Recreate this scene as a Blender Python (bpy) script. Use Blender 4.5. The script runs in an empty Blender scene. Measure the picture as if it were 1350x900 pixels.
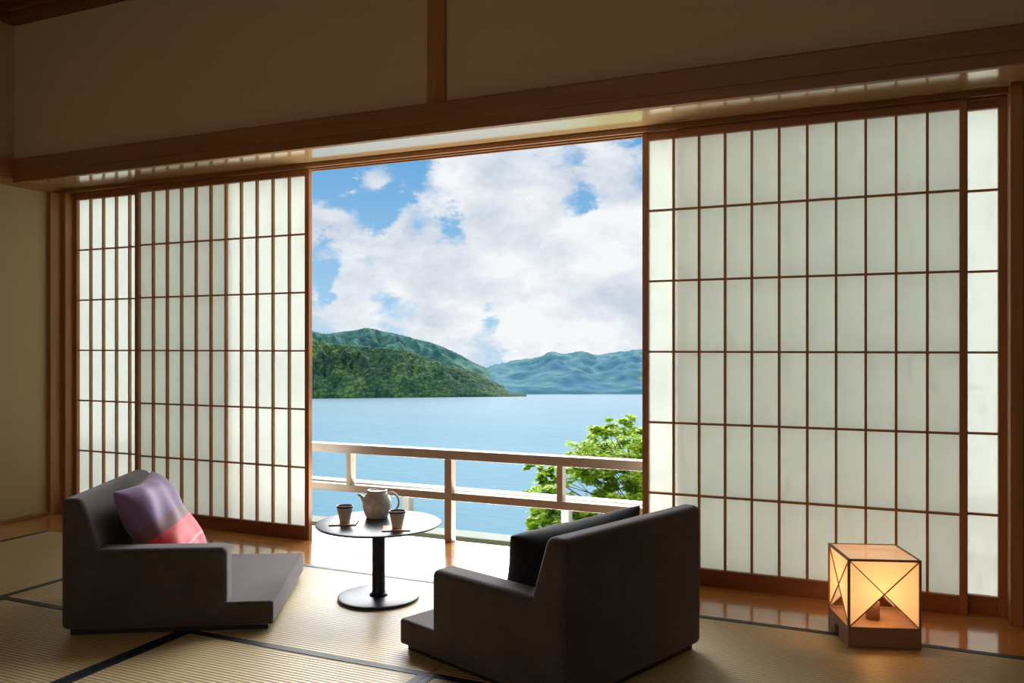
import bpy, bmesh, math, random
from mathutils import Vector, Matrix, noise
random.seed(7)
K = 0.8333            # author units -> metres
FPX = 1094.0          # focal length in pixels of a 1350 wide frame
YAW = math.radians(23.69)
CZ = 1.2
RV = Vector((math.cos(YAW), math.sin(YAW), 0))
FV = Vector((-math.sin(YAW), math.cos(YAW), 0))
C = bpy.context.scene.collection
PI = math.pi

def cam(xc, d, z=0.0):
    "point measured from the viewpoint: xc to the right, d ahead"
    v = RV * xc + FV * d
    return Vector((v.x, v.y, z))

# ------------------------------------------------------------ materials
def srgb(r, g, b):
    f = lambda c: c / 12.92 if c <= .04045 else ((c + .055) / 1.055) ** 2.4
    return (f(r / 255), f(g / 255), f(b / 255), 1)

def new_mat(name):
    m = bpy.data.materials.new(name); m.use_nodes = True
    nt = m.node_tree
    return m, nt, nt.nodes, nt.links, nt.nodes['Principled BSDF']

def coords(nt, scale=(1, 1, 1), rot=(0, 0, 0)):
    tc = nt.nodes.new('ShaderNodeTexCoord'); mp = nt.nodes.new('ShaderNodeMapping')
    mp.inputs['Scale'].default_value = scale; mp.inputs['Rotation'].default_value = rot
    nt.links.new(tc.outputs['Object'], mp.inputs['Vector'])
    return mp.outputs['Vector']

def ramp(nt, fac, stops):
    r = nt.nodes.new('ShaderNodeValToRGB'); nt.links.new(fac, r.inputs[0])
    e = r.color_ramp.elements
    e[0].position, e[0].color = stops[0]; e[1].position, e[1].color = stops[-1]
    for p, c in stops[1:-1]:
        x = e.new(p); x.color = c
    return r.outputs[0]

def noise_tex(nt, vec, scale, detail=4, rough=.55, dist=0):
    n = nt.nodes.new('ShaderNodeTexNoise'); nt.links.new(vec, n.inputs['Vector'])
    n.inputs['Scale'].default_value = scale; n.inputs['Detail'].default_value = detail
    n.inputs['Roughness'].default_value = rough; n.inputs['Distortion'].default_value = dist
    return n.outputs['Fac']

def bump(nt, h, bsdf, strength=.3, dist=.005):
    b = nt.nodes.new('ShaderNodeBump'); b.inputs['Strength'].default_value = strength
    b.inputs['Distance'].default_value = dist
    nt.links.new(h, b.inputs['Height']); nt.links.new(b.outputs[0], bsdf.inputs['Normal'])

def wood(name, c1, c2, axis='x', rough=.35, coat=0.0, grain=22, spec=.5):
    m, nt, N, L, B = new_mat(name)
    s = {'x': (.06, 1, 1), 'y': (1, .06, 1), 'z': (1, 1, .06)}[axis]
    v = coords(nt, s)
    f = noise_tex(nt, v, grain, 6, .6, .6)
    L.new(ramp(nt, f, [(.3, c1), (.7, c2)]), B.inputs['Base Color'])
    B.inputs['Roughness'].default_value = rough; B.inputs['Coat Weight'].default_value = coat
    B.inputs['Coat Roughness'].default_value = .08
    B.inputs['Specular IOR Level'].default_value = spec
    bump(nt, f, B, .12, .002)
    return m

def plain(name, c, rough=.5, metal=0, var=.06, scale=12, bstr=.1, sheen=0, coat=0):
    m, nt, N, L, B = new_mat(name)
    v = coords(nt); f = noise_tex(nt, v, scale, 5)
    lo = tuple(max(0, x * (1 - var * 2)) for x in c[:3]) + (1,); hi = tuple(min(1, x * (1 + var * 2)) for x in c[:3]) + (1,)
    L.new(ramp(nt, f, [(.3, lo), (.7, hi)]), B.inputs['Base Color'])
    B.inputs['Roughness'].default_value = rough; B.inputs['Metallic'].default_value = metal
    B.inputs['Sheen Weight'].default_value = sheen; B.inputs['Coat Weight'].default_value = coat
    if bstr: bump(nt, f, B, bstr, .002)
    return m

def fabric(name, c1, c2, scale=260, sheen=.25):
    m, nt, N, L, B = new_mat(name)
    v = coords(nt)
    f = noise_tex(nt, v, scale, 3, .7); g = noise_tex(nt, v, 6, 4)
    mx = N.new('ShaderNodeMath'); mx.operation = 'MULTIPLY_ADD'; mx.inputs[1].default_value = .7
    mul = N.new('ShaderNodeMath'); mul.operation = 'MULTIPLY'; mul.inputs[1].default_value = .3
    L.new(g, mul.inputs[0]); L.new(f, mx.inputs[0]); L.new(mul.outputs[0], mx.inputs[2])
    L.new(ramp(nt, mx.outputs[0], [(.36, c1), (.64, c2)]), B.inputs['Base Color'])
    B.inputs['Roughness'].default_value = .95; B.inputs['Sheen Weight'].default_value = sheen
    B.inputs['Sheen Roughness'].default_value = .5; B.inputs['Specular IOR Level'].default_value = .15
    bump(nt, mx.outputs[0], B, .5, .002)
    return m

M = {}
M['wood_frame'] = wood('shoji cedar frame', srgb(152, 98, 52), srgb(178, 120, 68), 'z', .45)
M['wood_rail'] = wood('shoji cedar rail', srgb(140, 84, 44), srgb(168, 104, 58), 'x', .45)
M['lattice'] = wood('lattice cedar', srgb(164, 116, 70), srgb(184, 136, 86), 'z', .5)
M['beam'] = wood('beam cedar along wall', srgb(134, 90, 54), srgb(158, 110, 68), 'x', .45)
M['beam_y'] = wood('beam cedar across', srgb(146, 98, 58), srgb(172, 120, 74), 'y', .45)
M['post'] = wood('post cedar', srgb(154, 106, 60), srgb(180, 128, 76), 'z', .45)
M['ceil_wood'] = wood('ceiling cedar', srgb(104, 58, 32), srgb(128, 74, 42), 'x', .5)
M['boards'] = wood('polished floor boards', srgb(186, 124, 58), srgb(206, 144, 76), 'x', .2, .8, 14)
M['soffit'] = wood('polished soffit board', srgb(222, 184, 132), srgb(236, 200, 150), 'x', .16, 1.0, 14, 1.0)
M['soffit'].node_tree.nodes['Principled BSDF'].inputs['Metallic'].default_value = .35
M['soffit'].node_tree.nodes['Principled BSDF'].inputs['Coat Roughness'].default_value = .14
M['rail_paint'] = plain('railing painted beige', srgb(160, 146, 132), .4, 0, .03)
M['white_metal'] = plain('white painted metal', srgb(118, 118, 112), .4, 0, .02)
M['kerb'] = plain('pale green balcony kerb', srgb(112, 124, 106), .7, 0, .05)
M['black'] = plain('black lacquer', srgb(26, 28, 40), .34, 0, .1, 30, .05, 0, .0)
M['black'].node_tree.nodes['Principled BSDF'].inputs['Specular IOR Level'].default_value = .32
M['ceramic'] = plain('speckled grey ceramic', srgb(206, 200, 186), .35, 0, .06, 60, .05, 0, .3)
M['glaze'] = plain('dark rim glaze', srgb(72, 60, 56), .3, 0, .2, 60)
M['coaster'] = wood('coaster wood', srgb(196, 150, 110), srgb(214, 172, 132), 'x', .4)
M['lampwood'] = wood('lamp wood', srgb(150, 112, 88), srgb(168, 130, 104), 'x', .45)
M['chair'] = fabric('taupe wool upholstery', srgb(60, 51, 49), srgb(94, 83, 81), 200, .28)
M['plinth'] = plain('dark plinth', srgb(34, 30, 30), .7)
M['cushion_dark'] = fabric('black velvet', srgb(20, 24, 28), srgb(34, 39, 44), 120, .25)
M['heri'] = fabric('navy mat border cloth', srgb(16, 24, 38), srgb(26, 36, 52), 400, .0)
M['heri'].node_tree.nodes['Principled BSDF'].inputs['Roughness'].default_value = .45
M['heri'].node_tree.nodes['Principled BSDF'].inputs['Specular IOR Level'].default_value = .5
M['bark'] = plain('bark', srgb(96, 78, 62), .9, 0, .2, 4)
M['cord'] = plain('black cord', srgb(24, 22, 22), .5)

def plaster(name, c):
    m, nt, N, L, B = new_mat(name)
    v = coords(nt); f = noise_tex(nt, v, 160, 6, .7); g = noise_tex(nt, v, 2.2, 3)
    mx = N.new('ShaderNodeMath'); mx.operation = 'ADD'; L.new(f, mx.inputs[0]); L.new(g, mx.inputs[1])
    lo = tuple(x * .9 for x in c[:3]) + (1,); hi = tuple(x * 1.06 for x in c[:3]) + (1,)
    L.new(ramp(nt, mx.outputs[0], [(.35, lo), (.85, hi)]), B.inputs['Base Color'])
    B.inputs['Roughness'].default_value = .92
    bump(nt, f, B, .25, .002)
    return m
M['plaster'] = plaster('clay plaster', srgb(186, 168, 128))
M['plaster_up'] = plaster('upper clay plaster', srgb(196, 172, 142))
M['plaster_dark'] = plaster('far room plaster', srgb(120, 100, 74))

def tatami_mat():
    m, nt, N, L, B = new_mat('woven rush')
    v = coords(nt)
    w = N.new('ShaderNodeTexWave'); w.wave_type = 'BANDS'; w.bands_direction = 'Y'; w.wave_profile = 'SIN'
    w.inputs['Scale'].default_value = 1 / .0165 / 2 / PI * 1.0 * 2
    w.inputs['Distortion'].default_value = .15; w.inputs['Detail'].default_value = 1; w.inputs['Detail Scale'].default_value = 3
    L.new(v, w.inputs['Vector'])
    v2 = coords(nt, (90, 6, 1)); f = noise_tex(nt, v2, 3, 4, .7); g = noise_tex(nt, v, 1.6, 3)
    col = ramp(nt, w.outputs['Fac'], [(.0, srgb(172, 148, 100)), (.45, srgb(214, 194, 148)), (1, srgb(220, 200, 156))])
    mx = N.new('ShaderNodeMixRGB'); mx.blend_type = 'MULTIPLY'; mx.inputs[0].default_value = .6
    L.new(col, mx.inputs[1]); L.new(ramp(nt, f, [(.3, (.78, .75, .66, 1)), (.7, (1, 1, 1, 1))]), mx.inputs[2])
    my = N.new('ShaderNodeMixRGB'); my.blend_type = 'MULTIPLY'; my.inputs[0].default_value = .5
    L.new(mx.outputs[0], my.inputs[1]); L.new(ramp(nt, g, [(.3, (.88, .86, .8, 1)), (.7, (1, 1, 1, 1))]), my.inputs[2])
    L.new(my.outputs[0], B.inputs['Base Color'])
    B.inputs['Roughness'].default_value = .42; B.inputs['Specular IOR Level'].default_value = .7
    bump(nt, w.outputs['Fac'], B, .6, .0025)
    return m
M['tatami'] = tatami_mat()

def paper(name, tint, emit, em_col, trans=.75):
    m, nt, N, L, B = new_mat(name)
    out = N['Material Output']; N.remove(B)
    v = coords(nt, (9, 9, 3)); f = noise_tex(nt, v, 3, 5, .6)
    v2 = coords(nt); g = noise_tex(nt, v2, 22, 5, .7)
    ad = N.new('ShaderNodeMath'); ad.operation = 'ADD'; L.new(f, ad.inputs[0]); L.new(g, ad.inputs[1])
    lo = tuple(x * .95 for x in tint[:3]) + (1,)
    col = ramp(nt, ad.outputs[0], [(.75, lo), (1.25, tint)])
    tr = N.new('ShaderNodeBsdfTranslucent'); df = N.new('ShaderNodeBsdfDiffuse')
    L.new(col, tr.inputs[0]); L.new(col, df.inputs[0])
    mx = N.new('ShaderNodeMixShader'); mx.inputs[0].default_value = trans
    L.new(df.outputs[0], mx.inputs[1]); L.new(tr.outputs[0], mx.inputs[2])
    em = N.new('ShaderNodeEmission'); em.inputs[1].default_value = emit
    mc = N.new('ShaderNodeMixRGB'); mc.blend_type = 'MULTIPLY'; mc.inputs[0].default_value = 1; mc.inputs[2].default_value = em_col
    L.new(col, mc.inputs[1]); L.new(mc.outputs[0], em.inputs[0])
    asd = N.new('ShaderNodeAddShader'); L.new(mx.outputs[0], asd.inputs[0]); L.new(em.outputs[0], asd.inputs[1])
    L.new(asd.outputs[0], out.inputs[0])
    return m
M['paper'] = paper('washi paper with added glow', (.94, .97, .93, 1), .125, (.96, 1, .98, 1), .36)  # own emission added, standing in for daylight through the paper
M['lamp_paper'] = paper('warm lamp paper', (1, .93, .82, 1), .20, (1, .60, .28, 1), .6)
M['lamp_top'] = paper('warm lamp top paper', (1, .93, .82, 1), .42, (1, .60, .36, 1), .6)
_nt = M['lamp_top'].node_tree
_gl = _nt.nodes.new('ShaderNodeBsdfGlossy'); _gl.inputs['Roughness'].default_value = .08
_mx = _nt.nodes.new('ShaderNodeMixShader'); _fr = _nt.nodes.new('ShaderNodeFresnel'); _fr.inputs[0].default_value = 1.5
_src = _nt.nodes['Material Output'].inputs[0].links[0].from_socket
_nt.links.new(_fr.outputs[0], _mx.inputs[0]); _nt.links.new(_src, _mx.inputs[1]); _nt.links.new(_gl.outputs[0], _mx.inputs[2])
_nt.links.new(_mx.outputs[0], _nt.nodes['Material Output'].inputs[0])

# ------------------------------------------------------------ mesh helpers
class MB:
    def __init__(s): s.bm = bmesh.new()
    def box(s, x0, x1, y0, y1, z0, z1):
        r = bmesh.ops.create_cube(s.bm, size=1)
        for v in r['verts']:
            v.co = Vector(((x0 + x1) / 2 + v.co.x * (x1 - x0), (y0 + y1) / 2 + v.co.y * (y1 - y0), (z0 + z1) / 2 + v.co.z * (z1 - z0)))
        return s
    def bar(s, a, b, wx, wz, up=(0, 0, 1)):
        a, b = Vector(a), Vector(b); d = (b - a); l = d.length; d.normalize()
        u = Vector(up); side = d.cross(u)
        if side.length < 1e-4: side = d.cross(Vector((0, 1, 0)))
        side.normalize(); u = side.cross(d).normalized()
        r = bmesh.ops.create_cube(s.bm, size=1); m = (a + b) / 2
        for v in r['verts']:
            v.co = m + d * (v.co.y * l) + side * (v.co.x * wx) + u * (v.co.z * wz)
        return s
    def prism(s, prof, y0, y1, nseg=1):
        "profile in x,z swept along y"
        rows = []
        for k in range(nseg + 1):
            y = y0 + (y1 - y0) * k / nseg
            rows.append([s.bm.verts.new((x, y, z)) for x, z in prof])
        n = len(prof)
        for k in range(nseg):
            for i in range(n):
                s.bm.faces.new((rows[k][i], rows[k][(i + 1) % n], rows[k + 1][(i + 1) % n], rows[k + 1][i]))
        s.bm.faces.new(rows[0][::-1]); s.bm.faces.new(rows[-1])
        return s
    def lathe(s, prof, seg=48, c=(0, 0, 0)):
        rings = []
        for r, z in prof:
            if r < 1e-6: rings.append([s.bm.verts.new((c[0], c[1], c[2] + z))])
            else: rings.append([s.bm.verts.new((c[0] + r * math.cos(2 * PI * i / seg), c[1] + r * math.sin(2 * PI * i / seg), c[2] + z)) for i in range(seg)])
        for a, b in zip(rings, rings[1:]):
            for i in range(seg):
                j = (i + 1) % seg
                if len(a) == 1 and len(b) == 1: continue
                if len(a) == 1: s.bm.faces.new((a[0], b[i], b[j]))
                elif len(b) == 1: s.bm.faces.new((a[i], a[j], b[0]))
                else: s.bm.faces.new((a[i], a[j], b[j], b[i]))
        return s
    def tube(s, pts, radii, seg=10, cap=True):
        pts = [Vector(p) for p in pts]; rings = []; prev = None
        for i, p in enumerate(pts):
            t = (pts[min(i + 1, len(pts) - 1)] - pts[max(i - 1, 0)]).normalized()
            if prev is None:
                ref = Vector((0, 0, 1)) if abs(t.z) < .9 else Vector((1, 0, 0))
                a = t.cross(ref).normalized()
            else: a = (prev - t * prev.dot(t)).normalized()
            prev = a; b = t.cross(a); r = radii[i] if isinstance(radii, (list, tuple)) else radii
            rings.append([s.bm.verts.new(p + (a * math.cos(2 * PI * k / seg) + b * math.sin(2 * PI * k / seg)) * r) for k in range(seg)])
        for a, b in zip(rings, rings[1:]):
            for k in range(seg): s.bm.faces.new((a[k], a[(k + 1) % seg], b[(k + 1) % seg], b[k]))
        if cap: s.bm.faces.new(rings[0][::-1]); s.bm.faces.new(rings[-1])
        return s
    def build(s, name, mat, parent=None, bevel=0, smooth=False, seg=2, scale=True):
        if scale: bmesh.ops.scale(s.bm, vec=(K, K, K), verts=s.bm.verts)
        bmesh.ops.recalc_face_normals(s.bm, faces=s.bm.faces)
        me = bpy.data.meshes.new(name); s.bm.to_mesh(me); s.bm.free()
        for m in (mat if isinstance(mat, (list, tuple)) else [mat]): me.materials.append(m)
        o = bpy.data.objects.new(name, me); C.objects.link(o)
        if parent: o.parent = parent
        if smooth or bevel:
            for p in me.polygons: p.use_smooth = True
        if bevel:
            b = o.modifiers.new('bevel', 'BEVEL'); b.width = bevel * K; b.segments = seg; b.limit_method = 'ANGLE'
            b.angle_limit = math.radians(35); b.harden_normals = False
            w = o.modifiers.new('wn', 'WEIGHTED_NORMAL'); w.keep_sharp = True
        return o

def tag(o, label, cat, group=None, kind=None):
    o['label'] = label; o['category'] = cat
    if group: o['group'] = group
    if kind: o['kind'] = kind
    return o
def struct(o, label, cat): return tag(o, label, cat, kind='structure')
def thing(name, loc, rz, label, cat, group=None, kind=None):
    o = bpy.data.objects.new(name, None); C.objects.link(o)
    o.location = Vector(loc) * K; o.rotation_euler = (0, 0, rz); o.empty_display_size = .1
    return tag(o, label, cat, group, kind)
def copy_tree(o, parent=None):
    c = o.copy(); C.objects.link(c)
    if parent: c.parent = parent
    for ch in [x for x in bpy.data.objects if x.parent == o]: copy_tree(ch, c)
    return c

# ------------------------------------------------------------ room setting
XL, XR = -5.43, 3.2        # left wall face, right wall face
YU = 3.79                  # upper wall face
YB = -3.6
ZC = 3.44
# floor: sub-floor and polished boards
f = MB().box(XL - .2, XR + .2, YB - .2, 4.62, -.16, -.055)
struct(f.build('floor', M['plaster_dark']), 'wooden sub-floor under the straw mats', 'floor')
b = MB().box(XL, XR, 3.735, 4.205, -.055, 0)
struct(b.build('floor_boards', M['boards'], bevel=.002), 'glossy honey wood floor boards between straw mats and shoji', 'floor')
b = MB()
y = 4.205
for yy in (4.225, 4.245, 4.27, 4.29, 4.32):
    b.box(XL, XR, y + .003, yy, -.055, 0); y = yy
b.box(XL, XR, y + .003, 4.56, -.055, 0)
b.box(XL, XR, 4.2, 4.5, -.055, -.006)
struct(b.build('trim_1', M['boards']), 'grooved sliding track sill under the shoji', 'sill')
b = MB().box(XL, -4.962, YB, 3.735, -.055, 0)
struct(b.build('trim_2', M['boards'], bevel=.002), 'wooden board strip along the left wall', 'floor strip')
b = MB().box(XL, XL + .03, YB, 4.12, 0, .025)
struct(b.build('baseboard_left', M['beam_y'], bevel=.003), 'thin wooden baseboard at the foot of left wall', 'baseboard')

# walls
struct(MB().box(XL - .12, XL, YB - .1, 4.45, -.16, 2.36).build('wall_left', M['plaster']), 'beige clay plaster wall left of the shoji', 'wall')
struct(MB().box(XL - .12, -5.345, YB - .1, 4.45, 2.36, ZC + .1).build('wall_left_upper', M['plaster']), 'beige plaster wall above the left beam', 'wall')
struct(MB().box(-5.345, XR + .2, YU, 4.45, 2.42, ZC + .1).build('wall_window', M['plaster_up']), 'dim plaster wall above the shoji opening', 'wall')
struct(MB().box(.575, XR + .2, 4.16, 4.45, 0, 2.42).build('wall_window_right', M['plaster']), 'plaster wall right of the shoji', 'wall')
struct(MB().box(XR, XR + .15, YB - .1, 4.45, -.16, ZC + .1).build('wall_right', M['plaster_dark']), 'plaster wall at the right side of room', 'wall')
struct(MB().box(XL - .12, XR + .2, YB - .15, YB, -.16, ZC + .1).build('wall_back', M['plaster_dark']), 'plaster wall behind the viewer', 'wall')
struct(MB().box(XL - .12, XR + .2, YB - .1, 4.6, ZC, ZC + .12).build('ceiling', M['ceil_wood']), 'dark wooden ceiling', 'ceiling')
b = MB()
b.box(-5.345, XR, YU - .09, YU, 3.365, ZC)
b.box(-5.345, -5.255, YB, YU - .09, 3.365, ZC)
b.box(-5.345, XR, YU - .13, YU - .09, 3.405, ZC); b.box(-5.255, -5.215, YB, YU - .13, 3.405, ZC)
struct(b.build('trim_3', M['ceil_wood'], bevel=.006), 'dark wood moulding where wall meets ceiling', 'moulding')
b = MB()
for k in range(12): b.box(-5.2, XR, YU - .55 - .6 * k, YU - .51 - .6 * k, ZC - .045, ZC)
for k in range(8): b.box(-4.75 + 1.05 * k, -4.71 + 1.05 * k, YB, YU - .1, ZC - .03, ZC)
struct(b.build('trim_4', M['ceil_wood'], bevel=.004), 'dark wooden ribs crossing the ceiling', 'ceiling ribs')

# beam over the opening (upper board, chamfer, lower board)
b = MB()
b.prism([(3.745, 2.356), (3.745, 2.452), (3.75, 2.458), (YU + .02, 2.458), (YU + .02, 2.356)], 0, 1)
for v in b.bm.verts:
    v.co = Vector((-5.305 + v.co.y * (XR + 5.305), v.co.x, v.co.z))
struct(b.build('trim_5', M['beam'], bevel=.003), 'long wooden beam running above the shoji opening', 'beam')
b = MB().box(-5.32, XR, 3.762, 3.80, 2.303, 2.36)
struct(b.build('trim_6', M['beam'], bevel=.004), 'lower board under the long wooden beam', 'beam')
struct(MB().box(XL, XR, 3.80, 4.24, 2.337, 2.42).build('trim_7', M['soffit']), 'glossy soffit board between beam and shoji track', 'soffit')
b = MB(); b.box(XL, XR, 4.19, 4.315, 2.318, 2.42)
for yy in (4.19, 4.2475, 4.298): b.box(XL, XR, yy, yy + .012, 2.309, 2.32)
struct(b.build('trim_8', M['beam'], bevel=.002), 'grooved head track above the shoji panels', 'head track')
b = MB().box(XL, XR, 4.315, 4.45, 2.37, 2.45)
struct(b.build('trim_9', M['beam']), 'outer lintel behind the shoji head track', 'lintel')
# left wall beam
b = MB().box(-5.36, -5.305, YB, 3.76, 2.352, 2.458)
struct(b.build('trim_10', M['beam_y'], bevel=.003), 'wooden beam along the left wall', 'beam')
b = MB().box(XL, -5.395, YB, 4.19, 2.303, 2.36)
b.box(-5.43, -5.34, YB, 3.80, 2.337, 2.36)
struct(b.build('trim_11', M['beam_y'], bevel=.003), 'narrow board under the left wall beam', 'beam')
# posts
struct(MB().box(-5.43, -5.395, 4.10, 4.32, 0, 2.318).build('trim_12', M['post'], bevel=.003), 'dark wooden corner post at the left wall', 'post')
struct(MB().box(-5.395, -5.3595, 4.19, 4.32, 0, 2.318).build('trim_13', M['post'], bevel=.003), 'wooden jamb at the left end of shoji', 'post')
struct(MB().box(.5305, .578, 4.14, 4.32, 0, 2.336).build('trim_14', M['post'], bevel=.003), 'wooden jamb at the right end of shoji', 'post')
u0 = 3.775 * math.tan(math.atan((563 - 675) / FPX) - YAW); u1 = 3.775 * math.tan(math.atan((587 - 675) / FPX) - YAW)
struct(MB().box(u0, u1, 3.772, 3.80, 2.458, 3.37).build('trim_15', M['post'], bevel=.003), 'short wooden post on the upper wall above opening', 'post')

# ------------------------------------------------------------ shoji panels
def shoji(name, x0, x1, y0, label):
    t = thing(name, ((x0 + x1) / 2, y0 + .0175, 0), 0, label, 'sliding door', kind='structure')
    w = x1 - x0; h = w / 2; sw = .032
    for sx in (-1, 1):
        a, c = (-h, -h + sw) if sx < 0 else (h - sw, h)
        MB().box(a, c, -.0175, .0175, .0003, 2.31).build('stile', M['wood_frame'], t, bevel=.002)
    MB().box(-h + sw, h - sw, -.0165, .0165, 2.267, 2.309).build('top_rail', M['wood_rail'], t, bevel=.002)
    MB().box(-h + sw, h - sw, -.0165, .0165, .0003, .082).build('bottom_rail', M['wood_rail'], t, bevel=.002)
    m = MB(); n = 11; cw = (w - 2 * sw) / n
    for k in range(1, n):
        x = -h + sw + cw * k
        m.box(x - .0058, x + .0058, -.013, .008, .082, 2.267)
    for k in range(1, 6):
        z = .082 + (2.267 - .082) * k / 6
        m.box(-h + sw, h - sw, -.0115, .008, z - .0052, z + .0052)
    m.build('lattice', M['lattice'], t)
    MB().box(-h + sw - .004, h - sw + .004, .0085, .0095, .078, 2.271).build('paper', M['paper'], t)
    return t
shoji('door_1', -5.36, -3.885, 4.257, 'leftmost shoji paper screen, mostly behind its neighbour')
shoji('door_2', -4.70, -3.225, 4.21, 'front shoji paper screen left of the open view')
shoji('door_3', -1.11, .375, 4.21, 'front shoji paper screen right of the open view')
shoji('door_4', -.945, .531, 4.257, 'rightmost shoji paper screen, mostly behind its neighbour')

# ------------------------------------------------------------ tatami mats
def mat(x0, x1, y0, y1, along, label, edges=(1, 1)):
    t = thing('tatami_mat', ((x0 + x1) / 2, (y0 + y1) / 2, 0), 0, label, 'straw mat', 'tatami mats on the floor')
    cx, cy = (x0 + x1) / 2, (y0 + y1) / 2; g = .0008
    gx = .0028 if along == 'x' else g
    MB().box(x0 - cx + gx, x1 - cx - gx, y0 - cy + g, y1 - cy - g, -.053, 0).build('woven_surface', M['tatami'], t)
    bw = .034
    for k in (0, 1):
        if along == 'x':
            a = (y0 - cy + g, y0 - cy + bw) if k == 0 else (y1 - cy - bw, y1 - cy - g)
            MB().box(x0 - cx + g, x1 - cx - g, a[0], a[1], -.05, .0022).build('border', M['heri'], t)
        else:
            a = (x0 - cx + g, x0 - cx + bw) if k == 0 else (x1 - cx - bw, x1 - cx - g)
            MB().box(a[0], a[1], y0 - cy + g, y1 - cy - g, -.05, .0022).build('border', M['heri'], t)
    return t
XA, XB, XC, XD = -4.96, -3.83, -2.667, -1.502
YM = 2.64
mat(XA, XB, 1.405, 3.735, 'y', 'straw mat at the far left beside the wall strip')
mat(XB, XD, YM, 3.735, 'x', 'straw mat under the left chair and the round table')
mat(XD, .826, YM, 3.735, 'x', 'straw mat under the right chair and the paper lamp')
mat(XB, XC, .31, YM, 'y', 'straw mat in the near left corner of the view')
mat(XC, XD, .31, YM, 'y', 'straw mat in the near foreground between the two chairs')
mat(XD, XD + 1.163, .31, YM, 'y', 'straw mat under the near end of the right chair')
mat(XD + 1.163, .826, .31, YM, 'y', 'straw mat at the near right, below the lamp mat')
mat(XA, XB, -.925, 1.405, 'y', 'straw mat by the left wall nearest the viewer')
b = MB().box(.826, XR, YB, 3.735, -.055, 0); b.box(XB, .826, YB, .31, -.055, 0); b.box(XA, XB, YB, -.925, -.055, 0)
struct(b.build('floor_rest', M['tatami']), 'straw matted floor in the rest of the room', 'floor')

# ------------------------------------------------------------ low legless chairs
def chair(name, O, F, side, label):
    "O camera-frame x,d of the back corner on the arm side; F front direction; side +1/-1"
    base = cam(O[0], O[1]); fw = RV * F[0] + FV * F[1]
    t = thing(name, base, math.atan2(fw.y, fw.x), label, 'floor chair', 'upholstered legless chairs')
    W, Ln = .84, .86
    s = side
    def yb(a, c): return (min(a * s, c * s), max(a * s, c * s))
    y0, y1 = yb(.025, W - .025)
    MB().box(.03, Ln - .025, y0, y1, 0, .04).build('plinth', M['plinth'], t)
    # seat
    y0, y1 = yb(0, W)
    b = MB(); b.box(.10, Ln, y0, y1, .024, .124)
    bmesh.ops.subdivide_edges(b.bm, edges=b.bm.edges[:], cuts=7, use_grid_fill=True)
    for v in b.bm.verts:
        if v.co.z > .1:
            fx = (v.co.x - .1) / (Ln - .1); fy = (v.co.y - y0) / W
            v.co.z += .010 * math.sin(PI * min(max(fx, 0), 1)) * math.sin(PI * min(max(fy, 0), 1))
    b.build('seat', M['chair'], t, bevel=.03, seg=5)
    # backrest, wedge profile
    y0, y1 = yb(0.0005, W - .0005)
    b = MB(); b.prism([(0, .024), (0, .571), (.082, .571), (.150, .372), (.185, .11), (.185, .024)], y0, y1, 6)
    b.build('backrest', M['chair'], t, bevel=.026, seg=5)
    # armrest
    y0, y1 = yb(-.0004, .115)
    b = MB(); b.prism([(.10, .03), (.10, .358), (.668, .354), (.668, .03)], y0, y1, 1)
    b.build('armrest', M['chair'], t, bevel=.026, seg=5)
    return t
chL = chair('floor_chair', (-1.868, 3.43), (.9954, .0958), 1, 'brown-grey legless chair on the left holding a purple and red cushion')
nF = Vector((-.7175, .6966)).normalized()
chR = chair('floor_chair', (.170, 2.694), (nF.x, nF.y), -1, 'dark legless chair on the right, seen from behind, holding a black cushion')

# ------------------------------------------------------------ cushions
def cushion(name, w, h, th, mat, label, fold=0.0, seedv=0):
    n = 26; bm = bmesh.new(); g = {}
    for sgn in (1, -1):
        for i in range(n + 1):
            for j in range(n + 1):
                edge = i in (0, n) or j in (0, n)
                if sgn < 0 and edge: g[(sgn, i, j)] = g[(1, i, j)]; continue
                u = 2 * i / n - 1; v = 2 * j / n - 1
                pu = 1 - .11 * (1 - abs(v) ** 1.6); pv = 1 - .11 * (1 - abs(u) ** 1.6)
                x = u * w / 2 * pu; z = v * h / 2 * pv
                t = th / 2 * max(0, (1 - u ** 4)) ** .6 * max(0, (1 - v ** 4)) ** .6
                p = Vector((x * 7 + seedv, z * 7, sgn * 3))
                t *= 1 + .22 * noise.noise(p)
                # soft creases running out of the corners
                cr = math.sin(9 * (u - v * .6) + 3 * noise.noise(p * .6)) * .009 * (1 - abs(u) ** 3) * (1 - abs(v) ** 3)
                y = sgn * (t + (cr if not edge else 0))
                y += .02 * fold * (u * u - v) * .5
                g[(sgn, i, j)] = bm.verts.new((x, y, z))
        for i in range(n):
            for j in range(n):
                q = [g[(sgn, i, j)], g[(sgn, i + 1, j)], g[(sgn, i + 1, j + 1)], g[(sgn, i, j + 1)]]
                bm.faces.new(q)
    m = MB(); m.bm.free(); m.bm = bm
    o = m.build(name, mat, None, smooth=True)
    s = o.modifiers.new('sub', 'SUBSURF'); s.levels = 1; s.render_levels = 2
    return o

def orient(o, chair_o, side, c, ux, uz):
    "c, ux (width dir), uz (up dir) in chair coordinates (front, across, up)"
    def cv(p): return Vector((p[0], p[1] * side, p[2]))
    R = Matrix.Rotation(chair_o.rotation_euler.z, 3, 'Z')
    X = (R @ cv(ux)).normalized(); Z = (R @ cv(uz)).normalized(); Z = (Z - X * Z.dot(X)).normalized(); Y = Z.cross(X)
    m = Matrix((X, Y, Z)).transposed().to_4x4(); m.translation = chair_o.location + R @ (cv(c) * K)
    o.matrix_world = m; o.rotation_mode = 'XYZ'

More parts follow.
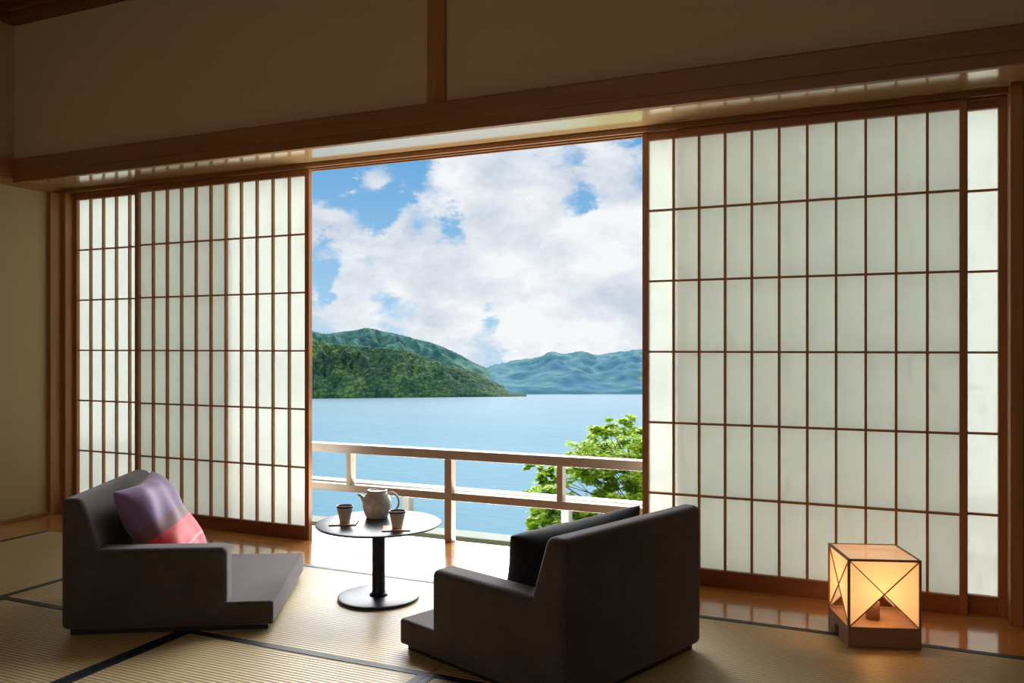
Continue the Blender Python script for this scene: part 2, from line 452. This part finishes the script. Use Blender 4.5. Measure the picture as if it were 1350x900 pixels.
def stripe_mat():
    m, nt, N, L, B = new_mat('striped silk')
    tc = N.new('ShaderNodeTexCoord'); sp = N.new('ShaderNodeSeparateXYZ'); L.new(tc.outputs['Object'], sp.inputs[0])
    ma = N.new('ShaderNodeMapRange'); ma.inputs['From Min'].default_value = -.24; ma.inputs['From Max'].default_value = .24
    L.new(sp.outputs['Z'], ma.inputs['Value'])
    r = N.new('ShaderNodeValToRGB'); L.new(ma.outputs[0], r.inputs[0]); r.color_ramp.interpolation = 'CONSTANT'
    e = r.color_ramp.elements
    e[0].position = 0; e[0].color = srgb(214, 70, 96); e[1].position = .30; e[1].color = srgb(250, 170, 150)
    for p, c in ((.318, srgb(236, 72, 78)), (.50, srgb(132, 88, 92)), (.60, srgb(124, 92, 138))):
        x = e.new(p); x.color = c
    L.new(r.outputs[0], B.inputs['Base Color'])
    B.inputs['Roughness'].default_value = .6; B.inputs['Sheen Weight'].default_value = .3
    v = coords(nt); bump(nt, noise_tex(nt, v, 30, 6, .6), B, .35, .004)
    return m
M['stripe'] = stripe_mat()
cu = cushion('cushion', .54, .54, .19, M['stripe'], '', 1, 1)
orient(cu, chL, 1, (.305, .375, .362), (-.03, 1, .02), (-.27, .02, .43))
tag(cu, 'purple cushion with a coral red stripe leaning in the left chair', 'cushion')
cd = cushion('cushion', .62, .46, .22, M['cushion_dark'], '', 1, 5)
orient(cd, chR, -1, (.325, .42, .335), (-.27, 1, .09), (-.16, 0, .43))
tag(cd, 'plump black cushion leaning inside the right chair', 'cushion')

# ------------------------------------------------------------ round table and tea things
TP = cam(-.637, 3.966, .0024)
t = thing('round_table', TP, 0, 'low round black pedestal table between the two chairs', 'table')
MB().lathe([(0, .361), (.288, .361), (.2965, .358), (.297, .354), (.292, .349), (.0, .345)], 96).build('tabletop', M['black'], t, smooth=True)
bpy.data.objects['tabletop'].modifiers.new('es', 'EDGE_SPLIT').split_angle = math.radians(50)
MB().lathe([(.031, .347), (.031, .03), (.034, .024), (.044, .018), (.044, .012), (0, .012)], 40).build('stem', M['black'], t, smooth=True)
bb = MB().lathe([(0, .014), (.185, .014), (.1935, .011), (.194, .004), (.188, 0), (0, 0)], 80).build('base', M['black'], t, smooth=True)
bb.modifiers.new('es', 'EDGE_SPLIT').split_angle = math.radians(50)
TZ = .361
# teapot
P = cam(-.662, 4.075, TZ)
tp = thing('teapot', P, YAW, 'pale grey ceramic teapot with a loop handle on the round table', 'teapot')
MB().lathe([(0, 0), (.046, 0), (.052, .004), (.064, .030), (.0705, .060), (.069, .085), (.060, .108), (.050, .122), (.0475, .130), (.0485, .136), (.045, .1375), (.042, .134), (.042, .128), (0, .128)], 56).build('body', M['ceramic'], tp, smooth=True)
MB().lathe([(0, .1325), (.030, .1315), (.040, .1295), (.041, .126), (0, .126)], 40).build('lid', M['coaster'], tp, smooth=True)
MB().tube([(-.052, 0, .072), (-.070, 0, .096), (-.080, 0, .108), (-.094, 0, .1155)], [.018, .0105, .0075, .0055], 14).build('spout', M['ceramic'], tp, smooth=True)
pts = []
for a, c in ((.048, .112), (.060, .123), (.075, .124), (.090, .116), (.101, .101), (.106, .082), (.105, .062), (.097, .047), (.084, .038), (.066, .036)): pts.append((a, 0, c))
MB().tube(pts, .0052, 12).build('handle', M['ceramic'], tp, smooth=True)
# cups on coasters
cups = [(-.797, 3.935, 'small tapered grey teacup on coaster, left of the teapot', 'thin square wooden coaster under the left teacup', .05),
        (-.531, 3.812, 'small tapered grey teacup on coaster, in front of the teapot', 'thin square wooden coaster under the right teacup', .12)]
for i, (xc, d, lab, lab2, rz) in enumerate(cups):
    co = cam(xc, d, TZ)
    if i == 0:
        k0 = MB().box(-.064, .064, -.056, .056, 0, .0085).build('coaster', M['coaster'], bevel=.003)
        c0 = thing('teacup', (0, 0, 0), 0, lab, 'cup', 'teacups on the round table')
        MB().lathe([(0, .004), (.018, .002), (.022, 0), (.024, .003), (.0285, .03), (.036, .062), (.0385, .076), (.0365, .076), (.034, .062), (.026, .03), (.018, .014), (0, .012)], 48).build('bowl', M['ceramic'], c0, smooth=True)
        MB().lathe([(.0376, .070), (.0394, .0765), (.0394, .0785), (.0382, .0795), (.0362, .0785), (.0356, .070)], 48).build('rim', M['glaze'], c0, smooth=True)
        k, c = k0, c0
    else:
        k = k0.copy(); C.objects.link(k); c = copy_tree(c0)
    k.location = co * K; k.rotation_euler.z = YAW + rz
    tag(k, lab2, 'coaster', 'coasters on the round table')
    c.location = cam(xc + .005, d - .004, TZ + .0085) * K; c['label'] = lab

# ------------------------------------------------------------ paper lamp
LA = (1.3426, 3.315); LB = (1.624, 3.29)
e1 = (Vector(LB) - Vector(LA)).normalized(); lw = .283
wv = RV * e1.x + FV * e1.y
ctr = cam(*LA) + wv * lw / 2 + Vector((-wv.y, wv.x, 0)) * .276 / 2
lp = thing('paper_lamp', ctr, math.atan2(wv.y, wv.x), 'glowing square paper floor lantern on a wooden base at lower right', 'lamp')
hx, hy = lw / 2, .138
zb, zt = .074, .352
b = MB()
b.box(-hx, hx, -hy, -hy + .014, 0, zb); b.box(-hx, hx, hy - .014, hy, 0, zb)
b.box(hx - .014, hx, -hy + .014, hy - .014, 0, zb)
b.box(-hx, -hx + .014, -hy + .014, -.012, 0, zb); b.box(-hx, -hx + .014, .04, hy - .014, 0, zb); b.box(-hx, -hx + .014, -.012, .04, .042, zb)
b.box(-hx + .014, hx - .014, -hy + .014, hy - .014, zb - .012, zb)
b.build('base', M['lampwood'], lp, bevel=.002)
b = MB(); r = .0045
for sx in (-1, 1):
    for sy in (-1, 1):
        b.box(sx * (hx - r) - r, sx * (hx - r) + r, sy * (hy - r) - r, sy * (hy - r) + r, zb, zt)
for z in (zb + .004, zt - .004):
    for s in (-1, 1):
        b.box(-hx + .009, hx - .009, s * (hy - r) - r, s * (hy - r) + r, z - .004, z + .004)
        b.box(s * (hx - r) - r, s * (hx - r) + r, -hy + .009, hy - .009, z - .004, z + .004)
zl, zh = zb + .008, zt - .008
for s in (-1, 1):
    b.bar((-hx + .008, s * (hy - .004), zl), (hx - .008, s * (hy - .004), zh), .004, .004, (0, 1, 0))
    b.bar((-hx + .008, s * (hy - .004), zh), (hx - .008, s * (hy - .004), zl), .004, .004, (0, 1, 0))
    b.bar((s * (hx - .004), -hy + .008, zl), (s * (hx - .004), hy - .008, zh), .004, .004, (1, 0, 0))
    b.bar((s * (hx - .004), -hy + .008, zh), (s * (hx - .004), hy - .008, zl), .004, .004, (1, 0, 0))
b.build('frame', M['lampwood'], lp)
zm = (zl + zh) / 2
def tris(m, f):
    for tri in (((-1, zh), (1, zh), (0, zm)), ((-1, zl), (-1, zh), (0, zm)), ((1, zl), (1, zh), (0, zm))):
        m.bm.faces.new([m.bm.verts.new(f(a, z)) for a, z in tri])
for s in (-1, 1):
    m = MB(); tris(m, lambda a, z: (a * (hx - .008), s * (hy - .006), z)); m.build('paper_shade', M['lamp_paper'], lp)
    m = MB(); tris(m, lambda a, z: (s * (hx - .006), a * (hy - .008), z)); m.build('paper_shade', M['lamp_paper'], lp)
MB().box(-hx + .008, hx - .008, -hy + .008, hy - .008, zt - .004, zt - .002).build('top_paper', M['lamp_top'], lp)
MB().lathe([(0, zb), (.027, zb), (.027, zb + .07), (.020, zb + .076), (0, zb + .076)], 32).build('lamp_holder', M['lampwood'], lp, smooth=True)
gm, gnt, gN, gL, gB = new_mat('warm bulb'); gB.inputs['Emission Color'].default_value = (1, .55, .2, 1); gB.inputs['Emission Strength'].default_value = 1.6
MB().lathe([(0, zb + .076), (.010, zb + .08), (.014, zb + .095), (.010, zb + .105), (0, zb + .108)], 24).build('bulb', gm, lp, smooth=True)
ld = bpy.data.lights.new('lamp_glow', 'POINT'); ld.energy = .92; ld.color = (1, .50, .16); ld.shadow_soft_size = .035
lo = bpy.data.objects.new('lamp_glow', ld); C.objects.link(lo); lo.parent = lp; lo.location = (0, 0, .205 * K)

# ------------------------------------------------------------ railing and balcony
YR = 4.535
rt = thing('railing', (0, YR, 0), 0, 'beige metal railing at the open window, with two horizontal rails', 'railing')
MB().box(XL, .6, -.04, .04, .510, .566).build('top_rail', M['rail_paint'], rt, bevel=.004)
MB().box(XL, .6, -.022, .022, .256, .304).build('middle_rail', M['rail_paint'], rt, bevel=.004)
k = 0
for x in [-2.407 - .73 * 4 + .73 * i for i in range(8)]:
    full = (i % 2 == 0) if False else (round((x + 2.407) / .73) % 2 == 0)
    if full:
        MB().box(x - .024, x + .024, -.03, .03, 0, .51).build('post', M['rail_paint'], rt, bevel=.003)
    else:
        MB().box(x - .018, x + .018, -.03, .03, .30, .51).build('post', M['rail_paint'], rt, bevel=.003)
bt = thing('balcony_rail', (0, 5.4, 0), 0, 'white outer balcony rail on white posts beyond the railing', 'railing')
MB().box(-8, 4, -.05, .07, .118, .162).build('rail', M['white_metal'], bt, bevel=.004)
for x in [-3.242 - 1.27 * 3 + 1.273 * i for i in range(9)]:
    MB().box(x - .028, x + .028, -.03, .05, -.16, .12).build('post', M['white_metal'], bt, bevel=.003)
b = MB(); b.box(-9, 5, 5.30, 5.5, -.6, -.16)
struct(b.build('trim_16', M['kerb'], bevel=.006), 'pale green kerb at the balcony edge', 'kerb')
struct(MB().box(-9, 5, 4.56, 5.30, -.6, -.30).build('balcony_floor', M['kerb']), 'pale balcony floor slab outside the window', 'floor')

# ------------------------------------------------------------ landscape
ZW = CZ - 45
gm_, gnt, N_, L_, B_ = new_mat('hillside grass')
f = noise_tex(gnt, coords(gnt), .8, 6)
L_.new(ramp(gnt, f, [(.3, srgb(60, 96, 40)), (.7, srgb(110, 140, 60))]), B_.inputs['Base Color']); B_.inputs['Roughness'].default_value = .9
b = MB(); b.prism([(5.6, -9), (30, -14), (60, -46), (5.6, -46)], -40, 40)
for v in b.bm.verts: v.co = Vector((v.co.y, v.co.x, v.co.z))
struct(b.build('ground', gm_), 'grassy slope below the balcony', 'ground')

def water():
    m, nt, N, L, B = new_mat('lake water')
    tc = N.new('ShaderNodeTexCoord')
    mp = N.new('ShaderNodeMapping'); mp.inputs['Rotation'].default_value = (0, 0, -YAW); L.new(tc.outputs['Object'], mp.inputs[0])
    sp = N.new('ShaderNodeSeparateXYZ'); L.new(mp.outputs[0], sp.inputs[0])
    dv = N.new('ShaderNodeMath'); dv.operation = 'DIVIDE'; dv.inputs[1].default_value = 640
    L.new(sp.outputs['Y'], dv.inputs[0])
    base = ramp(nt, dv.outputs[0], [(.1, (.046,.172,.226,1)), (.4, (.105,.225,.282,1)), (1.0, (.225,.295,.335,1))])  # far water painted paler, for the sky it would mirror
    mp2 = N.new('ShaderNodeMapping'); mp2.inputs['Scale'].default_value = (.35, 1, 1); mp2.inputs['Rotation'].default_value = (0, 0, -YAW)
    L.new(tc.outputs['Object'], mp2.inputs[0])
    n1 = noise_tex(nt, mp2.outputs[0], .5, 8, .7); n2 = noise_tex(nt, mp2.outputs[0], .012, 4, .5)
    ad = N.new('ShaderNodeMath'); ad.operation = 'MULTIPLY_ADD'; ad.inputs[1].default_value = .6; L.new(n2, ad.inputs[0]); L.new(n1, ad.inputs[2])
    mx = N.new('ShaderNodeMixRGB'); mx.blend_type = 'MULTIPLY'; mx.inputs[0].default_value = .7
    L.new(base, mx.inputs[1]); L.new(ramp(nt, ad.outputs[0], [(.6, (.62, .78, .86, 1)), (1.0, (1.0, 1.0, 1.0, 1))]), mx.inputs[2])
    L.new(mx.outputs[0], B.inputs['Base Color'])
    out = N['Material Output']; N.remove(B)
    df = N.new('ShaderNodeBsdfDiffuse'); L.new(mx.outputs[0], df.inputs[0]); bump(nt, n1, df, .6, .3)
    gl = N.new('ShaderNodeBsdfGlossy'); gl.inputs['Roughness'].default_value = .25; bump(nt, n1, gl, .5, .3)
    ms = N.new('ShaderNodeMixShader'); ms.inputs[0].default_value = .025
    L.new(df.outputs[0], ms.inputs[1]); L.new(gl.outputs[0], ms.inputs[2]); L.new(ms.outputs[0], out.inputs[0])
    return m
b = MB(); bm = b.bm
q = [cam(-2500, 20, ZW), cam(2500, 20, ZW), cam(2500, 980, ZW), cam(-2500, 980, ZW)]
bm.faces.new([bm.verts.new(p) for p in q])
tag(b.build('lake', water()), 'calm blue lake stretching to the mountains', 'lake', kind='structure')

def hill_mat(name, dark, mid, light, haze, hz, scale):
    m, nt, N, L, B = new_mat(name)
    v = coords(nt)
    vo = N.new('ShaderNodeTexVoronoi'); vo.inputs['Scale'].default_value = scale; L.new(v, vo.inputs['Vector'])
    n = noise_tex(nt, v, scale * .12, 8, .65)
    ad = N.new('ShaderNodeMath'); ad.operation = 'MULTIPLY_ADD'; ad.inputs[1].default_value = -.35
    L.new(vo.outputs['Distance'], ad.inputs[0]); L.new(n, ad.inputs[2])
    col = ramp(nt, ad.outputs[0], [(.15, dark), (.36, mid), (.6, light)])
    mx = N.new('ShaderNodeMixRGB'); mx.inputs[0].default_value = hz; mx.inputs[2].default_value = haze  # air haze painted in as a flat tint over the forest colour
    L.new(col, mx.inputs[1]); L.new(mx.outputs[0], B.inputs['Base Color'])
    B.inputs['Roughness'].default_value = .95; B.inputs['Specular IOR Level'].default_value = .05
    bump(nt, ad.outputs[0], B, 1.0, 3.5)
    return m
def interp(pts, x):
    for (x0, y0), (x1, y1) in zip(pts, pts[1:]):
        if x0 <= x <= x1:
            t = (x - x0) / (x1 - x0); t = t * t * (3 - 2 * t) * .35 + t * .65
            return y0 + (y1 - y0) * t
    return pts[0][1] if x < pts[0][0] else pts[-1][1]
def hill(name, prof, x0, x1, base, wdt, mat, label, amp, seed, fr, nx=320, nt_=70, crest=1.5):
    bm = bmesh.new(); rows = []
    for j in range(nt_ + 1):
        t = j / nt_; row = []
        for i in range(nx + 1):
            px = x0 + (x1 - x0) * i / nx; u = (px - 675) / FPX
            d0 = base(px); yt = interp(prof, px) + crest * noise.noise(Vector((px * .05, seed, 0))) + crest * .5 * noise.noise(Vector((px * .16, seed, 3))) + .9 * noise.noise(Vector((px * .55, seed, 9)))
            ht = max(1.0, (CZ - ZW) - (yt - 457) * (d0 + wdt) / FPX)      # crest height above water
            if t <= .8:
                s = t / .8; d = d0 + wdt * s
                prof_h = s ** .8 * (1.0 - .12 * math.sin(PI * s))
                h = ht * prof_h
                wgt = math.sin(PI * min(s, 1)) ** .7
                p = Vector((u * d * fr, d * fr * .6, seed))
                h += amp * wgt * (ht / 45) * (1.0 - 2.2 * abs(noise.noise(p)) + .8 * (.4 - abs(noise.noise(p * 2.7))) + .4 * noise.noise(p * 6.1))
                # keep under the crest sight line
                lim = (CZ - ZW) - (yt - 457) * d / FPX - .3 * (1 - s)
                h = min(h, lim) if s < .999 else ht
                if j == 0: h = -1.5
                else: h = max(h, .4 + .8 * abs(noise.noise(p * 9)))
            else:
                s = (t - .8) / .2; d = d0 + wdt * (1 + s * .6); h = ht * (1 - s) - 2 * s
            v = cam(u * d, d, ZW + h); row.append(bm.verts.new(v))
        rows.append(row)
    for a, c in zip(rows, rows[1:]):
        for i in range(nx): bm.faces.new((a[i], a[i + 1], c[i + 1], c[i]))
    m = MB(); m.bm.free(); m.bm = bm
    return tag(m.build(name, mat, smooth=True), label, 'mountain', kind='structure')
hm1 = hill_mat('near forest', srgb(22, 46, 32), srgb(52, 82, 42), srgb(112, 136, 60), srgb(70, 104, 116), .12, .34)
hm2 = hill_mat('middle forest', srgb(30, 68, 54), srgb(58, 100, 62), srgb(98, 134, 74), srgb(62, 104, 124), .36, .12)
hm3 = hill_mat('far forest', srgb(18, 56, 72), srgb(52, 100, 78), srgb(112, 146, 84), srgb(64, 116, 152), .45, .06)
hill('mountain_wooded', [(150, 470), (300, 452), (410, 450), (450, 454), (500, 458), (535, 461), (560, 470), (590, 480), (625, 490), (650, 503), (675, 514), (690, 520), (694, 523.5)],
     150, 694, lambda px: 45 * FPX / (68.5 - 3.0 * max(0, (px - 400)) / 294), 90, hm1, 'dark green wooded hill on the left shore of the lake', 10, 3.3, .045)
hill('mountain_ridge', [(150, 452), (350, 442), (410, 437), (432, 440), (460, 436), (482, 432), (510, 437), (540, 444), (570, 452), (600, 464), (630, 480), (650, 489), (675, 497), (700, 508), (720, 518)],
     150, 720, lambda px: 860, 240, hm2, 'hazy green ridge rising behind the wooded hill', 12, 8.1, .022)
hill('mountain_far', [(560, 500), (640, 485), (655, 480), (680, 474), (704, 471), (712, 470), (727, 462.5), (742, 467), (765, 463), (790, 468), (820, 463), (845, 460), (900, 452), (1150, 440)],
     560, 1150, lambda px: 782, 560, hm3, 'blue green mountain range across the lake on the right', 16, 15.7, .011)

# ------------------------------------------------------------ tree
def leaf_mat():
    m, nt, N, L, B = new_mat('young leaves')
    out = N['Material Output']
    oi = N.new('ShaderNodeTexCoord'); n = noise_tex(nt, oi.outputs['Object'], 5.0, 5, .7)
    col = ramp(nt, n, [(.32, srgb(104, 140, 28)), (.48, srgb(168, 200, 48)), (.62, srgb(216, 230, 104))])
    L.new(col, B.inputs['Base Color']); B.inputs['Roughness'].default_value = .5
    tr = N.new('ShaderNodeBsdfTranslucent'); L.new(col, tr.inputs[0])
    mx = N.new('ShaderNodeMixShader'); mx.inputs[0].default_value = .45
    L.new(B.outputs[0], mx.inputs[1]); L.new(tr.outputs[0], mx.inputs[2]); L.new(mx.outputs[0], out.inputs[0])
    return m
DT = 14.0
def tp_(px, py, d): return cam((px - 675) / FPX * d, d, CZ - (py - 457) * d / FPX)
tr_base = tp_(850, 700, DT); tr_base.z = -10.5
tr = thing('leafy_tree', tr_base, 0, 'bright green leafy tree outside at the lower right of the open view', 'tree')
rnd = random.Random(4)
blobs = []
prof = [(548, 830, 862), (560, 800, 900), (575, 775, 920), (600, 755, 940), (620, 722, 955), (645, 700, 965), (665, 692, 975), (690, 694, 980), (720, 705, 985), (760, 715, 985), (820, 740, 980)]
def xl(y):
    for (y0, a0, b0), (y1, a1, b1) in zip(prof, prof[1:]):
        if y0 <= y <= y1:
            t = (y - y0) / (y1 - y0); return a0 + (a1 - a0) * t, b0 + (b1 - b0) * t
    return prof[-1][1:]
fixed = [(832, 556, 10), (839, 568, 12), (803, 560, 9), (803, 572, 13), (787, 568, 9), (785, 582, 14), (820, 580, 13), (772, 592, 11), (755, 602, 9), (800, 596, 15), (838, 592, 11), (768, 610, 12),
         (722, 622, 9), (713, 630, 8), (732, 632, 11), (706, 648, 9), (694, 650, 6), (724, 645, 13), (745, 618, 13), (700, 692, 10), (714, 683, 11), (730, 695, 13), (712, 675, 7), (750, 655, 14), (700, 612, 7)]
for px, py, r in fixed: blobs.append((tp_(px, py, DT + rnd.uniform(-.8, .8)), r * DT / FPX))
for k in range(200):
    py = rnd.uniform(588, 720) if k < 165 else rnd.uniform(720, 815); a, c = xl(py); px = rnd.uniform(a + 12, c - 10) if k % 3 == 0 else rnd.uniform(a + 10, 868)
    blobs.append((tp_(px, py, DT + rnd.uniform(-1.3, 1.3)), rnd.uniform(9, 17) * DT / FPX))
lb = MB()
for c, r in blobs:
    c = c - tr_base
    for sub in range(8):
        o2 = Vector((rnd.gauss(0, 1), rnd.gauss(0, 1), rnd.gauss(0, .7))) * r * .5
        for q in range(34):
            p = c + o2 + Vector((rnd.gauss(0, 1), rnd.gauss(0, 1), rnd.gauss(0, .6))) * r * .26
            ln = rnd.uniform(.04, .07); wd = ln * .45
            a = rnd.uniform(0, 2 * PI); tilt = rnd.gauss(0, .5)
            dx = Vector((math.cos(a), math.sin(a), math.sin(tilt) * .6 - .15)).normalized(); dy = Vector((-math.sin(a), math.cos(a), rnd.gauss(0, .35))).normalized()
            vs = [lb.bm.verts.new(p - dx * ln), lb.bm.verts.new(p - dy * wd), lb.bm.verts.new(p + dx * ln), lb.bm.verts.new(p + dy * wd)]
            lb.bm.faces.new(vs)
lv = lb.build('foliage', leaf_mat(), tr)
tb = MB()
top = tp_(828, 590, DT) - tr_base
trunk = [Vector((0, 0, -3)), Vector((.05, .1, 3)), Vector((-.1, 0, 6.5)), (top + Vector((0, 0, 6.5))) / 2 + Vector((.1, 0, .3)), top]
tb.tube(trunk, [.16, .14, .1, .055, .012], 8)
tb.build('trunk', M['bark'], tr, smooth=True)
bb_ = MB()
for c, r in blobs[:60]:
    c = c - tr_base; zs = max(min(c.z - rnd.uniform(.5, 1.3), top.z - .3), 4.5)
    # start on trunk at height zs
    for a, d in zip(trunk, trunk[1:]):
        if a.z <= zs <= d.z: st = a.lerp(d, (zs - a.z) / (d.z - a.z)); break
    else: st = trunk[2]
    mid = (st + c) / 2 + Vector((rnd.gauss(0, .06), rnd.gauss(0, .06), -.06))
    bb_.tube([st, mid, c], [.014, .008, .003], 5)
bb_.build('branches', M['bark'], tr, smooth=True)

# ------------------------------------------------------------ sky
w = bpy.data.worlds.new('sky'); bpy.context.scene.world = w; w.use_nodes = True
nt = w.node_tree; N, L = nt.nodes, nt.links; bg = N['Background']
tc = N.new('ShaderNodeTexCoord'); D = tc.outputs['Generated']
sp = N.new('ShaderNodeSeparateXYZ'); L.new(D, sp.inputs[0])
def math_(op, a, b=None, c=None, clamp=False):
    n = N.new('ShaderNodeMath'); n.operation = op; n.use_clamp = clamp
    for i, v in enumerate((a, b, c)):
        if v is None: continue
        if isinstance(v, (int, float)): n.inputs[i].default_value = v
        else: L.new(v, n.inputs[i])
    return n.outputs[0]
mp = N.new('ShaderNodeMapping'); mp.inputs['Scale'].default_value = (1, 1, 1.7); L.new(D, mp.inputs[0])
def wn(scale, detail, rough, off=(0, 0, 0), dist=0):
    m2 = N.new('ShaderNodeMapping'); m2.inputs['Location'].default_value = off; L.new(mp.outputs[0], m2.inputs[0])
    return noise_tex(nt, m2.outputs[0], scale, detail, rough, dist)
big = wn(3.2, 10, .56, (3.1, .4, 1.2), .25); fine = wn(12, 12, .63, (1, 7, 2), .12)
dens = math_('ADD', math_('MULTIPLY', big, .48), math_('MULTIPLY', fine, .52))
# broad cloud banks and blue gaps, by direction
spots = [(455, 232, 75, -.26), (530, 212, 45, -.16), (415, 215, 40, -.16), (500, 275, 35, -.10), (598, 300, 26, -.30), (430, 352, 30, -.26), (500, 270, 30, -.14), (550, 300, 20, -.12), (480, 350, 30, -.08), (755, 268, 30, -.26), (790, 262, 22, -.08),
         (707, 202, 16, -.26), (835, 178, 18, -.12), (505, 395, 22, -.10), (520, 440, 22, -.06), (420, 425, 30, -.10), (740, 440, 22, -.06),
         (432, 300, 40, .26), (640, 250, 95, .16), (720, 350, 120, .16), (580, 360, 70, .12), (455, 398, 55, .15), (800, 200, 40, .10), (600, 445, 60, .13), (495, 238, 34, .27), (460, 250, 22, .14), (800, 330, 90, .14), (800, 425, 55, .12), (690, 440, 50, .10), (520, 330, 45, .12)]
acc = dens
nz = wn(13, 9, .65, (5, 5, 5))
for px, py, r, wt in spots:
    c = (RV * ((px - 675) / FPX) + FV + Vector((0, 0, -(py - 457) / FPX))).normalized()
    vm = N.new('ShaderNodeVectorMath'); vm.operation = 'DISTANCE'; L.new(D, vm.inputs[0]); vm.inputs[1].default_value = c
    dd = math_('ADD', vm.outputs['Value'], math_('MULTIPLY', math_('SUBTRACT', nz, .5), .17))
    mr = N.new('ShaderNodeMapRange'); mr.interpolation_type = 'SMOOTHSTEP'
    mr.inputs['From Min'].default_value = r * 1.5 / FPX; mr.inputs['From Max'].default_value = r * .15 / FPX
    mr.inputs['To Min'].default_value = 0; mr.inputs['To Max'].default_value = wt
    L.new(dd, mr.inputs['Value']); acc = math_('ADD', acc, mr.outputs[0])
cov = N.new('ShaderNodeMapRange'); cov.interpolation_type = 'SMOOTHSTEP'
cov.inputs['From Min'].default_value = .41; cov.inputs['From Max'].default_value = .575; L.new(acc, cov.inputs['Value'])
blue = ramp(nt, math_('ADD', math_('MULTIPLY', sp.outputs['Z'], 1.6), .1), [(0, srgb(190, 220, 238)), (.16, srgb(164, 208, 238)), (.5, srgb(96, 164, 220)), (1, srgb(64, 132, 205))])
cl = ramp(nt, wn(9, 12, .6, (2, 1, 4), .1), [(.34, srgb(200, 211, 226)), (.48, srgb(226, 232, 240)), (.6, srgb(247, 249, 251))])
mixc = N.new('ShaderNodeMixRGB'); L.new(cov.outputs[0], mixc.inputs[0]); L.new(blue, mixc.inputs[1]); L.new(cl, mixc.inputs[2])
L.new(mixc.outputs[0], bg.inputs[0]); bg.inputs[1].default_value = 1.0

# ------------------------------------------------------------ lights
def sun(name, direction, energy, angle, col):
    l = bpy.data.lights.new(name, 'SUN'); l.energy = energy; l.angle = math.radians(angle); l.color = col
    o = bpy.data.objects.new(name, l); C.objects.link(o)
    o.rotation_euler = Vector(direction).to_track_quat('-Z', 'Y').to_euler(); return o
# real sun, high behind the house
sun('sun', (.35, .75, -.85), 2.6, 1.0, (1, .95, .86))
# added wide soft sun from the lake side, extra daylight for the room
sun('daylight_fill', (.2, -1, -.50), 9.0, 60, (.985, .99, 1))
al = bpy.data.lights.new('bounce_fill', 'AREA'); al.shape = 'RECTANGLE'; al.size = 2.2 * K; al.size_y = .5 * K; al.energy = 110; al.color = (1, .97, .9)  # added lamp standing in for light bounced off the balcony floor
ao = bpy.data.objects.new('bounce_fill', al); C.objects.link(ao); ao.location = Vector((-2.17, 4.95, -.27)) * K
bl = bpy.data.lights.new('room_fill', 'AREA'); bl.shape = 'RECTANGLE'; bl.size = 3 * K; bl.size_y = 1.2 * K; bl.energy = 20; bl.color = (1, .88, .70)  # added fill lamp by the back wall, no fixture there
bo = bpy.data.objects.new('room_fill', bl); C.objects.link(bo); bo.location = Vector((-1.4, -3.3, 2.3)) * K
bo.rotation_euler = Vector((0, 1, .02)).to_track_quat('-Z', 'Y').to_euler()
ao.rotation_euler = Vector((0, -.35, 1)).to_track_quat('-Z', 'Y').to_euler()

# ------------------------------------------------------------ camera
cd_ = bpy.data.cameras.new('camera'); cd_.sensor_width = 36; cd_.lens = FPX / 1350 * 36; cd_.shift_y = 7 / 1350
cd_.clip_start = .05; cd_.clip_end = 20000
co = bpy.data.objects.new('camera', cd_); C.objects.link(co)
co.location = (0, 0, CZ * K); co.rotation_euler = (PI / 2, 0, YAW)
sc = bpy.context.scene; sc.camera = co
sc.view_settings.view_transform = 'Standard'; sc.view_settings.look = 'None'; sc.view_settings.exposure = 0; sc.view_settings.gamma = 1
sc.cycles.max_bounces = 10; sc.cycles.diffuse_bounces = 5; sc.cycles.glossy_bounces = 4; sc.cycles.transmission_bounces = 6
sc.cycles.use_denoising = True
sc.cycles.sample_clamp_indirect = 8
